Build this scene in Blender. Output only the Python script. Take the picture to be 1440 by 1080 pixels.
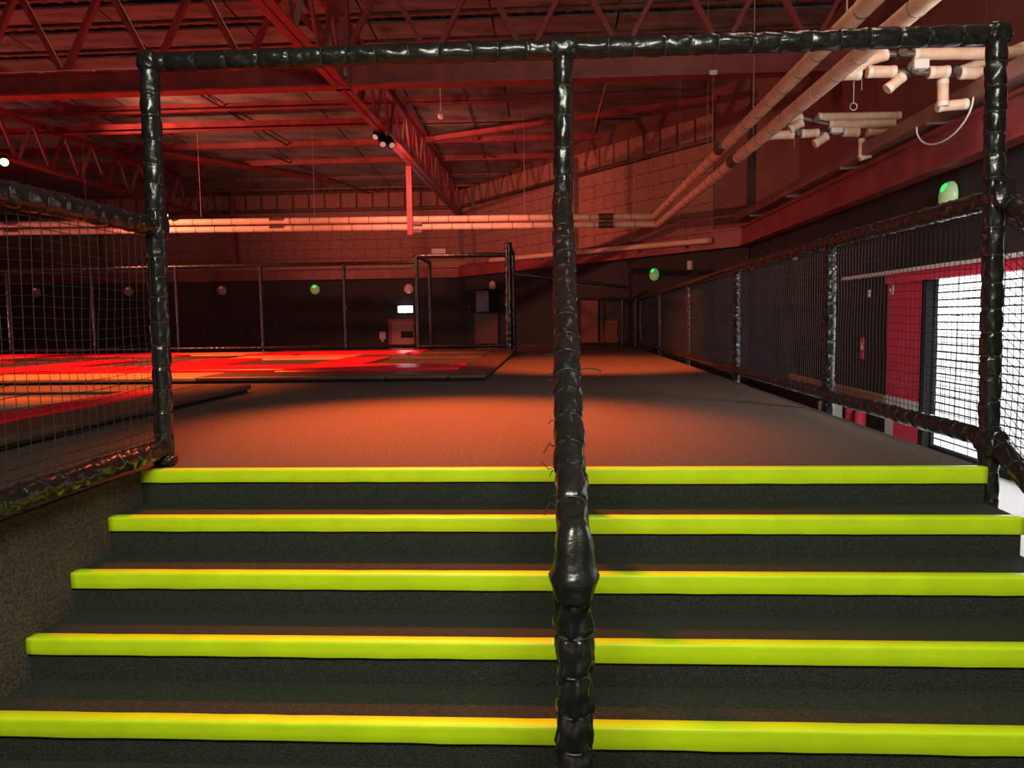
import bpy, bmesh, math, random
from mathutils import Vector, Matrix, noise
random.seed(4)
D = bpy.data
for o in list(D.objects): D.objects.remove(o)
COL = bpy.context.scene.collection
V = Vector
PI = math.pi

# ------------------------------------------------------------------ camera
FPX, CAM = 1081.0, V((.0226, -4.0577, .8007))
yaw, pit, roll = .0553, .084, -.0139
FW = V((-math.sin(yaw)*math.cos(pit), math.cos(yaw)*math.cos(pit), -math.sin(pit)))
_r = V((math.cos(yaw), math.sin(yaw), 0)); _u = _r.cross(FW)
RT = math.cos(roll)*_r + math.sin(roll)*_u
UP = -math.sin(roll)*_r + math.cos(roll)*_u
cd = D.cameras.new('camera'); cam = D.objects.new('camera', cd); COL.objects.link(cam)
cd.sensor_width = 36; cd.lens = FPX*36/1440; cd.clip_end = 300; cd.clip_start = .05
cam.matrix_world = Matrix(((RT.x, UP.x, -FW.x, CAM.x), (RT.y, UP.y, -FW.y, CAM.y), (RT.z, UP.z, -FW.z, CAM.z), (0, 0, 0, 1)))
sc = bpy.context.scene; sc.camera = cam

# ------------------------------------------------------------------ view, world, lights
sc.view_settings.view_transform = 'Standard'; sc.view_settings.look = 'None'
sc.view_settings.exposure = 0.28; sc.view_settings.gamma = 1; sc.view_settings.use_curve_mapping = False
w = D.worlds.new('sky'); sc.world = w; w.use_nodes = True
w.node_tree.nodes['Background'].inputs[0].default_value = (.86, .92, 1, 1)
w.node_tree.nodes['Background'].inputs[1].default_value = 4.5

def spot(loc, tgt, col, power, deg=60, blend=.8, rad=.08):
    l = D.lights.new('spot_lamp', 'SPOT'); l.color = col; l.energy = power; l.spot_size = math.radians(deg)
    l.spot_blend = blend; l.shadow_soft_size = rad
    o = D.objects.new('spot_lamp', l); COL.objects.link(o); o.location = loc
    o.rotation_euler = (V(tgt)-V(loc)).to_track_quat('-Z', 'Y').to_euler(); return o
def area(loc, tgt, col, power, sx, sy):
    l = D.lights.new('room_or_fill_lamp', 'AREA'); l.color = col; l.energy = power; l.shape = 'RECTANGLE'; l.size = sx; l.size_y = sy
    o = D.objects.new('room_or_fill_lamp', l); COL.objects.link(o); o.location = loc
    o.rotation_euler = (V(tgt)-V(loc)).to_track_quat('-Z', 'Y').to_euler(); return o
OR = (1, .15, .03); RD = (1, .10, .09)
spot((-1.6, 4.2, 5.2), (-.85, 1.85, 0), OR, 7200, 48, 1.0, .3)            # pool of light on the near deck
spot((.6, 6.0, 5.6), (.7, 9.2, 0), OR, 4400, 50, .8)               # far end of the deck
spot((-6.5, 6.4, 5.8), (-6.5, 5.6, 0), OR, 5600, 66, .8)           # strip between the trampoline fields
spot((-4.9, 6.6, 5.9), (-4.2, 10.2, 0), (1, .15, .05), 4200, 50, .5); spot((-8.6, 6.6, 5.9), (-8.6, 10.2, 0), (1, .15, .05), 4200, 50, .5)         # trampolines
spot((-13.0, 9.6, 5.2), (-11, 11, 0), (1, .15, .05), 4200, 100, .8)
spot((-3.2, 12.4, 4.2), (-2, 24, 2.6), (1, .24, .17), 850, 95, .8)            # red wash of the end wall
spot((-11.8, 13.2, 4.1), (-4, 18, 4.0), (1, .28, .16), 1600, 120, .8)  # orange lamp on the outer truss
spot((-14.5, 9.0, .8), (-5, 14, 5.5), (1, .36, .32), 300, 150, .8)           # unseen red fill lamps added to brighten the ceiling
spot((-18.5, 13.0, .8), (-6, 19, 5.0), (1, .36, .32), 260, 150, .8)  # second added fill lamp for the ceiling
area((0, -4.6, 3.6), (0, -1.2, -.4), (.97, 1, .78), 215, 2.4, 1.2)  # white light over the foot of the stairs
area((2.2, 1.0, 5.4), (3.6, 3.6, 3.0), (1, .60, .42), 50, 1.0, 1.0)   # warm lamp above the pipes
area((3.7, .9, 2.5), (4.5, 6.3, .0), (1, .95, .92), 75, .6, .4)     # unseen white fill lamp added to brighten the red pier

# ------------------------------------------------------------------ pixel helpers (direction only; the plane gives distance)
def ray(px, py): return FW + RT*((px-720)/FPX) + UP*((540-py)/FPX)
def at(px, py, ax, v):
    d = ray(px, py); i = 'xyz'.index(ax); return CAM + d*((v-CAM[i])/d[i])
def atp(px, py, p, n):
    d = ray(px, py); return CAM + d*((V(p)-CAM).dot(n)/d.dot(n))

# ------------------------------------------------------------------ materials
MATS = {}
def mat(name, col, rough=.6, metal=0, var=0, vscale=8, bump=0, bscale=60, coat=0, emit=None, estr=0, col2=None, spec=None, aniso=None):
    m = D.materials.new(name); m.use_nodes = True; nt = m.node_tree; b = nt.nodes['Principled BSDF']
    b.inputs['Base Color'].default_value = (*col, 1); b.inputs['Roughness'].default_value = rough; b.inputs['Metallic'].default_value = metal
    if spec is not None: b.inputs['Specular IOR Level'].default_value = spec
    if coat: b.inputs['Coat Weight'].default_value = coat; b.inputs['Coat Roughness'].default_value = .12
    if emit: b.inputs['Emission Color'].default_value = (*emit, 1); b.inputs['Emission Strength'].default_value = estr
    tc = nt.nodes.new('ShaderNodeTexCoord'); mp = nt.nodes.new('ShaderNodeMapping'); nt.links.new(tc.outputs['Object'], mp.inputs[0])
    if aniso: mp.inputs['Scale'].default_value = aniso
    if var or col2:
        n = nt.nodes.new('ShaderNodeTexNoise'); n.inputs['Scale'].default_value = vscale; n.inputs['Detail'].default_value = 5
        nt.links.new(mp.outputs[0], n.inputs[0]); r = nt.nodes.new('ShaderNodeValToRGB')
        c2 = col2 or tuple(min(1, c*(1+var)) for c in col); c1 = col if col2 else tuple(c*(1-var) for c in col)
        r.color_ramp.elements[0].color = (*c1, 1); r.color_ramp.elements[1].color = (*c2, 1)
        r.color_ramp.elements[0].position = .35; r.color_ramp.elements[1].position = .65
        nt.links.new(n.outputs['Fac'], r.inputs[0]); nt.links.new(r.outputs[0], b.inputs['Base Color'])
    if bump:
        n = nt.nodes.new('ShaderNodeTexNoise'); n.inputs['Scale'].default_value = bscale; n.inputs['Detail'].default_value = 3
        nt.links.new(mp.outputs[0], n.inputs[0]); bp = nt.nodes.new('ShaderNodeBump'); bp.inputs['Strength'].default_value = bump
        bp.inputs['Distance'].default_value = .01
        nt.links.new(n.outputs['Fac'], bp.inputs['Height']); nt.links.new(bp.outputs[0], b.inputs['Normal'])
    MATS[name] = m; return m
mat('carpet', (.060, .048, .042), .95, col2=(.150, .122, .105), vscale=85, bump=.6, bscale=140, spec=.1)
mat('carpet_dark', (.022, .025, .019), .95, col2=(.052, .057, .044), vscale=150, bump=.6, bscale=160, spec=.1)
mat('chartreuse', (.66, .90, .010), .42, var=.06, vscale=5, bump=.12, bscale=25)
mat('vinyl', (.012, .012, .012), .30, var=.2, vscale=20, bump=.5, bscale=24, coat=.35)
mat('tie', (.05, .05, .05), .35)
mat('twine', (.024, .021, .021), .7)
mat('steel_red', (.25, .046, .048), .45, var=.25, vscale=3)
mat('steel_dull', (.30, .17, .12), .6, var=.25, vscale=4)
mat('roof_metal', (.24, .23, .22), .55, .3, var=.3, vscale=2)
mat('foil', (.16, .15, .145), .5, 0, var=.45, vscale=3, bump=.8, bscale=4)
mat('purlin', (.20, .085, .07), .55, var=.25, vscale=3)
mat('lagging', (.74, .52, .37), .55, var=.10, vscale=9, bump=.2, bscale=12)
mat('band', (.80, .72, .62), .4)
mat('coupling', (.10, .05, .04), .5, var=.4, vscale=20)
mat('pipe_metal', (.16, .12, .10), .4, .5, var=.3, vscale=20)
mat('white_plastic', (.75, .74, .70), .4)
mat('black_wall', (.016, .014, .014), .75, var=.2, vscale=1.5)
mat('mortar', (.13, .055, .045), .9)
mat('block', (.32, .155, .125), .88, var=.18, vscale=5, bump=.35, bscale=30)
mat('panel_red', (.17, .062, .052), .6, var=.18, vscale=1.2)
mat('pad_red', (.85, .008, .030), .30, var=.06, vscale=3, bump=.1, bscale=6)
mat('pad_dark', (.085, .050, .036), .5, var=.25, vscale=6, bump=.25, bscale=10)
mat('pad_lit_orange', (.52, .26, .13), .45, var=.15, vscale=3, bump=.2, bscale=8)  # pads with the orange lamplight put into their colour
mat('mat_black', (.05, .045, .04), .75, bump=.3, bscale=80)
mat('concrete', (.52, .51, .49), .7, var=.12, vscale=2)
mat('red_paint', (.80, .045, .10), .5, var=.06, vscale=2)
mat('white_paint', (.75, .75, .75), .5)
mat('wood', (.40, .20, .11), .55, var=.25, vscale=6, aniso=(1, .2, 4))
mat('black_metal', (.014, .014, .015), .85, spec=.2)
mat('grey_metal', (.30, .29, .28), .4, .6)
mat('tray_metal', (.30, .17, .14), .45, .3, var=.2, vscale=3)
mat('dome_shell', (.62, .50, .42), .35)
mat('green_led', (.05, .5, .12), .3, emit=(.02, 1, .12), estr=1.1)
mat('green_shell', (.55, .62, .40), .35, emit=(.10, .9, .12), estr=.10)
mat('red_led', (.5, .08, .06), .3, emit=(1, .12, .08), estr=.25)
mat('lamp_white', (.9, .9, .9), .3, emit=(.85, .93, 1), estr=14)
mat('lamp_warm', (.9, .7, .4), .3, emit=(1, .50, .16), estr=5)
mat('lens_glass', (.7, .66, .62), .1, emit=(1, .85, .7), estr=.15)
mat('door_pink', (.45, .20, .19), .5)
mat('door_frame', (.30, .04, .06), .5)
mat('glass_dark', (.03, .035, .03), .1)
mat('brown_door', (.12, .05, .03), .6)
mat('render_pale', (.80, .77, .72), .8, var=.06, vscale=1)

# ------------------------------------------------------------------ mesh helpers
def link(name, me, m=None, parent=None, smooth=False):
    o = D.objects.new(name, me); COL.objects.link(o)
    if m and not me.materials: me.materials.append(MATS[m])
    if smooth:
        for p in me.polygons: p.use_smooth = True
    if parent: o.parent = parent
    return o
def mesh(vs, fs):
    me = D.meshes.new('m'); me.from_pydata([tuple(v) for v in vs], [], fs); me.update(); return me
def tag(o, label, cat, group=None):
    o['label'] = label; o['category'] = cat
    if group: o['group'] = group
    return o
def thing(name, label, cat, loc=(0, 0, 0), group=None):
    o = D.objects.new(name, None); COL.objects.link(o); o.location = loc; o.empty_display_size = .2
    return tag(o, label, cat, group)
def structure(o): o['kind'] = 'structure'; return o
def put(o, parent):
    if parent:
        o.parent = parent; o.matrix_parent_inverse = parent_inv(parent)
    return o
def parent_inv(p):
    m = world(p); return m.inverted()
def world(o):
    if o.parent is None: return o.matrix_basis.copy()
    return world(o.parent) @ o.matrix_parent_inverse @ o.matrix_basis
_unit = {}
CUBE_V = [(x, y, z) for x in (-.5, .5) for y in (-.5, .5) for z in (-.5, .5)]
CUBE_F = [(0, 1, 3, 2), (4, 6, 7, 5), (0, 4, 5, 1), (2, 3, 7, 6), (0, 2, 6, 4), (1, 5, 7, 3)]
def unit_box(m):
    if m not in _unit:
        _unit[m] = mesh(CUBE_V, CUBE_F); _unit[m].materials.append(MATS[m])
    return _unit[m]
def box(name, lo, hi, m, parent=None):
    """own mesh, axis aligned, small bevel"""
    lo, hi = V(lo), V(hi); c = (lo+hi)/2; s = hi-lo
    o = link(name, unit_box(m)); o.location = c; o.scale = s
    return put(o, parent)
def bevel_box(name, lo, hi, m, parent=None, r=.01, seg=2):
    lo, hi = V(lo), V(hi); c = (lo+hi)/2; s = hi-lo
    bm = bmesh.new(); bmesh.ops.create_cube(bm, size=1); bmesh.ops.scale(bm, vec=s, verts=bm.verts)
    bmesh.ops.bevel(bm, geom=bm.edges[:], offset=min(r, min(s)*.45), segments=seg, affect='EDGES', profile=.5)
    me = D.meshes.new('m'); bm.to_mesh(me); bm.free()
    o = link(name, me, m, smooth=False); o.location = c; return put(o, parent)
def frame_of(p0, p1, up=V((0, 0, 1))):
    d = (V(p1)-V(p0)).normalized()
    if abs(d.dot(up)) > .99: up = V((0, 1, 0))
    x = d.cross(up).normalized(); y = x.cross(d).normalized()
    return d, x, y
def bar(name, p0, p1, wd, ht, m, parent=None):
    """square bar between two points: shared unit box"""
    p0, p1 = V(p0), V(p1); d, x, y = frame_of(p0, p1); L = (p1-p0).length; c = (p0+p1)/2
    o = link(name, unit_box(m))
    put(o, parent)
    o.matrix_basis = Matrix(((x.x*wd, d.x*L, y.x*ht, c.x), (x.y*wd, d.y*L, y.y*ht, c.y), (x.z*wd, d.z*L, y.z*ht, c.z), (0, 0, 0, 1)))
    return o
def profile_bar(name, p0, p1, prof, m, parent=None):
    """extrude a closed 2D profile [(x,y)] (x sideways, y up) from p0 to p1; prof may be several loops"""
    p0, p1 = V(p0), V(p1); d, x, y = frame_of(p0, p1)
    vs, fs = [], []
    for pr in prof:
        n = len(pr); b = len(vs)
        for P in (p0, p1): vs += [P - (p0+p1)/2 + x*a + y*c for a, c in pr]
        fs += [(b+i, b+(i+1) % n, b+n+(i+1) % n, b+n+i) for i in range(n)]
        fs += [tuple(b+n-1-i for i in range(n)), tuple(b+n+i for i in range(n))]
    o = link(name, mesh(vs, fs), m); o.location = (p0+p1)/2; return put(o, parent)
def rect(x0, y0, x1, y1): return [(x0, y0), (x1, y0), (x1, y1), (x0, y1)]
def ibeam(wd, ht, t=.02): return [rect(-wd/2, 0, wd/2, t), rect(-t/2, t, t/2, ht-t), rect(-wd/2, ht-t, wd/2, ht)]
def polytube(pts, R, n=8, caps=True):
    pts = [V(p) for p in pts]; vs, fs = [], []
    tang = []
    for i in range(len(pts)):
        a = pts[max(0, i-1)]; b = pts[min(len(pts)-1, i+1)]; tang.append((b-a).normalized())
    up = V((0, 0, 1)) if abs(tang[0].z) < .9 else V((0, 1, 0))
    x = tang[0].cross(up).normalized()
    for i, p in enumerate(pts):
        t = tang[i]; x = (x - t*x.dot(t)).normalized(); y = t.cross(x)
        k = 1
        if 0 < i < len(pts)-1:
            c = (pts[i]-pts[i-1]).normalized().dot(t); k = 1/max(.6, c)
        for j in range(n):
            a = 2*PI*j/n; vs.append(p + (x*math.cos(a)+y*math.sin(a))*R*(1 if k == 1 else (1+k)/2))
    for i in range(len(pts)-1):
        for j in range(n): fs.append((i*n+j, i*n+(j+1) % n, (i+1)*n+(j+1) % n, (i+1)*n+j))
    if caps:                                                   # caps with their own vertices keep the tube's shading straight
        b = len(vs); vs += [vs[j].copy() for j in range(n)] + [vs[(len(pts)-1)*n+j].copy() for j in range(n)]
        fs += [tuple(b+n-1-j for j in range(n)), tuple(b+n+j for j in range(n))]
    return vs, fs
def tube(name, pts, R, m, parent=None, n=8, smooth=True):
    c = sum((V(p) for p in pts), V())/len(pts)
    vs, fs = polytube([V(p)-c for p in pts], R, n)
    o = link(name, mesh(vs, fs), m, smooth=smooth)
    for p in o.data.polygons:
        if len(p.vertices) > 4: p.use_smooth = False
    o.location = c; return put(o, parent)
def torus_mesh(R, r, m, n=18, k=5):
    vs, fs = [], []
    for i in range(n):
        a = 2*PI*i/n
        for j in range(k):
            b = 2*PI*j/k; q = R + r*math.cos(b); vs.append((q*math.cos(a), q*math.sin(a), r*1.5*math.sin(b)))
    for i in range(n):
        for j in range(k): fs.append((i*k+j, ((i+1) % n)*k+j, ((i+1) % n)*k+(j+1) % k, i*k+(j+1) % k))
    me = mesh(vs, fs); me.materials.append(MATS[m])
    for p in me.polygons: p.use_smooth = True
    return me
TIE = {}
def padded(name, p0, p1, R, parent, tie=.12, n=24, seed=0, ties=True, res=.009, wr=1.0, fl=.042):
    """vinyl sleeve over foam, pinched by cable ties"""
    p0, p1 = V(p0), V(p1); d, x, y = frame_of(p0, p1); L = (p1-p0).length; c = (p0+p1)/2
    rnd = random.Random(seed); ks = []; s = tie*(.3+.5*rnd.random())
    while s < L-tie*.25: ks.append(s); s += tie*rnd.uniform(.85, 1.15)
    segs = [-1e-6]+ks+[L+1e-6]
    nr = max(4, int(L/res)); vs, fs = [], []
    ph = [[rnd.uniform(0, 6.28) for _ in range(5)] for _ in segs]
    for i in range(nr+1):
        s = L*i/nr
        q = max(j for j in range(len(segs)-1) if segs[j] <= s); a, b = segs[q], segs[q+1]
        dd = min(abs(s-a) if q > 0 else 9, abs(b-s) if q < len(segs)-2 else 9); u = (s-a)/(b-a)
        bul = 1 + .04*math.sin(PI*u) - .11*math.exp(-(dd/.008)**2)
        fold = .085*math.exp(-dd/fl)*wr
        for j in range(n):
            th = 2*PI*j/n; P = ph[q]
            wv = fold*(math.sin(5*th+P[0])+.8*math.sin(8*th+P[1]+u*2)) + .035*wr*math.sin(3*th+P[2]+4*u)*math.sin(PI*u) + .03*wr*math.sin(2*th+P[3]+7*u)
            nz = .085*wr*noise.noise(V((math.cos(th)*1.6+seed*7.1, math.sin(th)*1.6, s*22)))
            r = R*(bul+wv+nz)
            vs.append(p0 - c + d*s + (x*math.cos(th)+y*math.sin(th))*r)
    for i in range(nr):
        for j in range(n): fs.append((i*n+j, i*n+(j+1) % n, (i+1)*n+(j+1) % n, (i+1)*n+j))
    fs += [tuple(range(n-1, -1, -1)), tuple(nr*n+j for j in range(n))]
    o = link(name, mesh(vs, fs), 'vinyl', smooth=True); o.location = c; put(o, parent)
    for p in o.data.polygons[-2:]: p.use_smooth = False
    if ties:
        key = round(R, 4)
        if key not in TIE: TIE[key] = torus_mesh(R*.915, .0026, 'tie')
        for s in ks:
            t = link('cable_tie', TIE[key]); put(t, o); pc = p0 + d*s
            t.matrix_basis = Matrix(((x.x, y.x, d.x, pc.x), (x.y, y.y, d.y, pc.y), (x.z, y.z, d.z, pc.z), (0, 0, 0, 1)))
    return o
def wrap(name, c, sx, sy, sz, parent, seed=0, m='vinyl'):
    """bunched vinyl wrapped around a joint"""
    bm = bmesh.new(); bmesh.ops.create_icosphere(bm, subdivisions=4, radius=1)
    for v in bm.verts:
        p = v.co.copy(); f = 1 + .16*noise.noise(p*2.2+V((seed*3.3, 0, 0))) + .07*noise.noise(p*6+V((0, seed*2.7, 0)))
        q = V([math.copysign(abs(a)**.75, a) for a in p])*f
        v.co = V((q.x*sx, q.y*sy, q.z*sz))
    me = D.meshes.new('m'); bm.to_mesh(me); bm.free()
    o = link(name, me, m, smooth=True); o.location = c; return put(o, parent)
def net(name, c00, c10, c11, c01, du, dv, r, parent, wob=.006, seed=0, step=None):
    """knotted netting between four corners: every cord a thin tube (three sides)"""
    c00, c10, c11, c01 = map(V, (c00, c10, c11, c01)); LU = (c10-c00).length; LV = (c01-c00).length
    nu = max(1, round(LU/du)); nv = max(1, round(LV/dv)); nrm = (c10-c00).cross(c01-c00).normalized()
    o0 = (c00+c11)/2
    def P(u, v):
        b = (c00*(1-u)+c10*u)*(1-v) + (c01*(1-u)+c11*u)*v
        q = V((u*LU*2.3+seed, v*LV*2.3, seed*1.7))
        e = min(1, 6*min(v, 1-v)+.15)
        return b + ((c01-c00).normalized()*noise.noise(q) + (c10-c00).normalized()*noise.noise(q+V((9, 4, 2))) + nrm*noise.noise(q+V((3, 7, 5))))*wob*2*e - o0
    vs, fs = [], []
    def cord(pts):
        b = len(vs); t = (pts[-1]-pts[0]).normalized(); x = t.cross(nrm).normalized()
        for p in pts: vs.extend((p+x*r, p-x*r*.5+nrm*r*.87, p-x*r*.5-nrm*r*.87))
        for i in range(len(pts)-1):
            for j in range(3): fs.append((b+i*3+j, b+i*3+(j+1) % 3, b+i*3+3+(j+1) % 3, b+i*3+3+j))
    su = step or 2
    for i in range(nu+1): cord([P(i/nu, k/max(1, nv//su)) for k in range(max(1, nv//su)+1)])
    for k in range(nv+1): cord([P(i/max(1, nu//su), k/nv) for i in range(max(1, nu//su)+1)])
    o = link(name, mesh(vs, fs), 'twine'); o.location = o0; return put(o, parent)

# ------------------------------------------------------------------ the setting
FZ, XR, YB = -.9, 4.6, 25.5
CH0, CH1 = V((XR, 14.3, 0)), V((-3.5, YB, 0))              # the slanting wall
CD = (CH1-CH0).normalized(); CN = V((-CD.y, CD.x, 0));
if CN.dot(CAM-CH0) < 0: CN = -CN
RZ = 6.75
GYR, SLP = 9.1, .061
def roofz(y): return RZ-max(0, y-GYR)*SLP
def roofw(y): return roofz(y)+.085
RP, RPN = V((0, GYR, RZ-.17)), V((0, SLP, 1)).normalized()
structure(box('floor', (-24.4, -7.4, FZ-.1), (XR+.3, YB+.3, FZ), 'concrete'))
# carpeted deck
def prism(name, poly, z0, z1, m, parent=None):
    n = len(poly); vs = [(x, y, z0) for x, y in poly]+[(x, y, z1(y) if callable(z1) else z1) for x, y in poly]
    fs = [tuple(range(n-1, -1, -1)), tuple(range(n, 2*n))]+[(i, (i+1) % n, n+(i+1) % n, n+i) for i in range(n)]
    return put(link(name, mesh(vs, fs), m), parent)
structure(prism('carpet_deck', [(-24, -6.8), (-2.25, -6.8), (-2.25, 0.02), (2.25, 0.02), (2.25, 17.4), (-1.0, 21.7), (-1.0, 17.0), (-24, 17.0)], FZ, 0, 'carpet'))

# walls
def wall_slab(name, p0, p1, n, z0, z1, m, th=.2):
    p0, p1 = V(p0), V(p1); q = [p0, p1, p1-n*th, p0-n*th]
    return structure(prism(name, [(a.x, a.y) for a in q], z0, z1, m))
BN = V((0, -1, 0)); BL, BR = V((-24.2, YB, 0)), V((-3.5, YB, 0))
wb = wall_slab('wall_back', BL, BR+V((.2, 0, 0)), BN, FZ, roofw, 'mortar')
XU = 5.4
CHE = CH0-CD*((XU-XR)/abs(CD.x))
wa = wall_slab('wall_angled', CHE, CH1, CN, FZ, roofw, 'mortar')
BEAM0, BEAM1 = 2.42, 2.86
def cladding(parent, p0, p1, n, m='black_wall'):
    p0, p1 = V(p0), V(p1); q = [p0+n*.04, p1+n*.04, p1+n*.001, p0+n*.001]
    o = prism('lower_cladding', [(a.x, a.y) for a in q], FZ, BEAM0+.05, m); return put(o, parent)
cladding(wb, BL, BR, BN); cladding(wa, CH0, CH1, CN)
def blockwork(parent, p0, p1, n, z0, z1, bw, bh, top_w=.62):
    p0, p1 = V(p0), V(p1); L = (p1-p0).length; d = (p1-p0)/L; me = unit_box('block'); rnd = random.Random(int(L*10))
    rows = int((z1-z0)/bh); bh = (z1-z0)/rows
    def put_block(s0, s1, za, zb, name='block'):
        o = link(name, me); c = p0+d*((s0+s1)/2)+n*(.012+rnd.uniform(-.004, .006)); L_, H = s1-s0-.014, zb-za-.014
        o.matrix_basis = Matrix(((d.x*L_, n.x*.05, 0, c.x), (d.y*L_, n.y*.05, 0, c.y), (0, 0, H, (za+zb)/2), (0, 0, 0, 1))); o.parent = parent
    for r in range(rows):
        s = -bw*.5*(r % 2)
        while s < L-.05:
            a, b = max(0, s), min(L, s+bw)
            if b-a > .1: put_block(a, b, z0+r*bh, z0+(r+1)*bh)
            s += bw
    s = 0
    while s < L-.2:
        put_block(s+.03, min(L, s+top_w)-.03, z1+.14, z1+.68); s += top_w
    q0, q1 = p0+n*.05, p1+n*.05
    bar('wall_angle', (q0.x, q0.y, z1+.06), (q1.x, q1.y, z1+.06), .1, .07, 'coupling', parent)
blockwork(wa, CH0+CD*1.1, CH1, CN, BEAM1, 5.0, .92, .31)
for a_, b_ in ((CHE, CH0-CD*.02), (CH0+CD*.02, CH0+CD*1.08)):
    q = [a_+CN*.03, b_+CN*.03, b_+CN*.001, a_+CN*.001]
    put(prism('wall_panel', [(p.x, p.y) for p in q], 2.46, lambda y: roofz(y)-.16, 'panel_red'), wa)
blockwork(wb, BL, BR, BN, BEAM1, 5.0, .92, .31)
# right wall with the shutter opening
OY0, OY1, OZ = 1.0, 5.60, 1.21
bm = bmesh.new()
def addbox(lo, hi):
    r = bmesh.ops.create_cube(bm, size=1); lo, hi = V(lo), V(hi)
    for v in r['verts']: v.co = V((v.co.x*(hi-lo).x, v.co.y*(hi-lo).y, v.co.z*(hi-lo).z))+(lo+hi)/2
addbox((XR, -7.2, FZ), (XR+.06, OY0, 2.45)); addbox((XR, OY1, FZ), (XR+.06, 14.5, 2.45)); addbox((XR, OY0, OZ), (XR+.06, OY1, 2.45))
me = D.meshes.new('m'); bm.to_mesh(me); bm.free()
wr_ = structure(link('wall_right', me, 'black_wall'))
wu = structure(prism('wall_right_upper', [(XU+.03, -7.2), (XU+.25, -7.2), (XU+.25, 9.1), (XU+.25, 13.4), (XU+.03, 13.4), (XU+.03, 9.1)], 2.40, roofw, 'mortar'))
y = -6.9
k = 0
structure(box('ledge_light_seal', (XR+.002, -7.2, 2.40), (XU+.25, 14.3, 2.45), 'mortar'))  # unseen slab added to block sky light leaking in above the side wall
while y < 13.0:
    y2 = min(13.2, y+1.62)
    box('wall_panel', (XU-.02, y+.02, 2.46), (XU+.03, y2-.02, roofz(y2)-.16), 'panel_red', wu)
    y += 1.62
structure(prism('wall_left', [(-24.4, -7.2), (-24.2, -7.2), (-24.2, GYR), (-24.2, YB+.2), (-24.4, YB+.2), (-24.4, GYR)], FZ, roofw, 'block'))
structure(box('wall_front', (-24.2, -7.2, FZ), (XU+.2, -7.0, RZ+.08), 'render_pale'))
# red beam on the walls
for i, (a, b, n) in enumerate(((BL, BR, BN), (CH1, CH0, CN), (CH0, V((XR, -7, 0)), V((-1, 0, 0))))):
    a, b = a+n*.16, b+n*.16
    o = profile_bar('trim_%d' % (i+1), (a.x, a.y, BEAM0), (b.x, b.y, BEAM0), [rect(-.11, 0, .11, .05), rect(-.10, .05, .06, .40), rect(-.11, .40, .11, .44)], 'steel_red'); structure(o)
# corner and wall columns
for k, (p, n) in enumerate(((at(1055, 330, 'y', 14.2), None), (atp(813, 300, CH0, CN), CN), (atp(668, 300, CH0, CN), CN), (at(648, 330, 'y', YB-.12), BN), (at(330, 340, 'y', YB-.12), BN), (at(45, 340, 'y', YB-.12), BN), (at(140, 340, 'y', YB-.12), BN))):
    if n: p = V((p.x, p.y, 0))+n*.06
    bar('column_cover', (p.x, p.y, BEAM1), (p.x, p.y, 5.6), .16, .10, 'steel_red' if k in (4, 5, 6) else 'coupling', wa if n is CN or n is None else wb)

# ceiling: corrugated decking, purlins, insulation panels
per = .30; x0 = -24.3; vs, fs = [], []; nper = int((XU+.3-x0)/per)
xs = []
for i in range(nper):
    xs += [(x0+i*per, 0), (x0+i*per+.10, 0), (x0+i*per+.14, .07), (x0+i*per+.26, .07)]
xs.append((x0+nper*per, 0))
for xx, z in xs: vs += [(xx, -7.2, RZ+z), (xx, GYR, RZ+z), (xx, YB+.2, roofz(YB+.2)+z)]
for i in range(len(xs)-1): fs += [(3*i, 3*i+1, 3*i+4, 3*i+3), (3*i+1, 3*i+2, 3*i+5, 3*i+4)]
ceil = structure(link('ceiling', mesh(vs, fs), 'roof_metal'))
vs = [(x, y, roofz(y)+z) for z in (.09, .2) for y in (-7.4, GYR, YB+.3) for x in (-24.5, XU+.3)]
structure(link('roof_cover', mesh(vs, [(0, 1, 3, 2), (2, 3, 5, 4), (6, 8, 9, 7), (8, 10, 11, 9), (0, 6, 7, 1), (4, 5, 11, 10), (0, 2, 8, 6), (2, 4, 10, 8), (1, 7, 9, 3), (3, 9, 11, 5)]), 'black_wall'))
PY = [8.2, 9.75] + [atp(300, q, RP, RPN).y for q in (35, 72, 108, 152, 184, 207, 232)] + [22.9, 24.5]
for i, y in enumerate(PY):
    big = i in (5, 7, 8)
    profile_bar('purlin', (-24.2, y, roofz(y)-(.24 if big else .13)), (XU-.03, y, roofz(y)-(.24 if big else .13)), ibeam(.18 if big else .09, .24 if big else .13, .02), 'steel_red' if big else 'purlin', ceil)
for i in range(len(PY)-1):
    a, b = PY[i]+.35, PY[i+1]-.12
    for s in range(-8, 4):
        xa = -3.5+s*2.4
        if xa < -22: continue
        zc = (roofz(a)+roofz(b))/2-.075
        o = box('insulation_panel', (xa+.02, a, zc-.02), (min(xa+2.38, XU-.03), b, zc+.02), 'foil', ceil)
        o.rotation_euler.x = -math.atan(SLP) if a > GYR else 0

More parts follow.
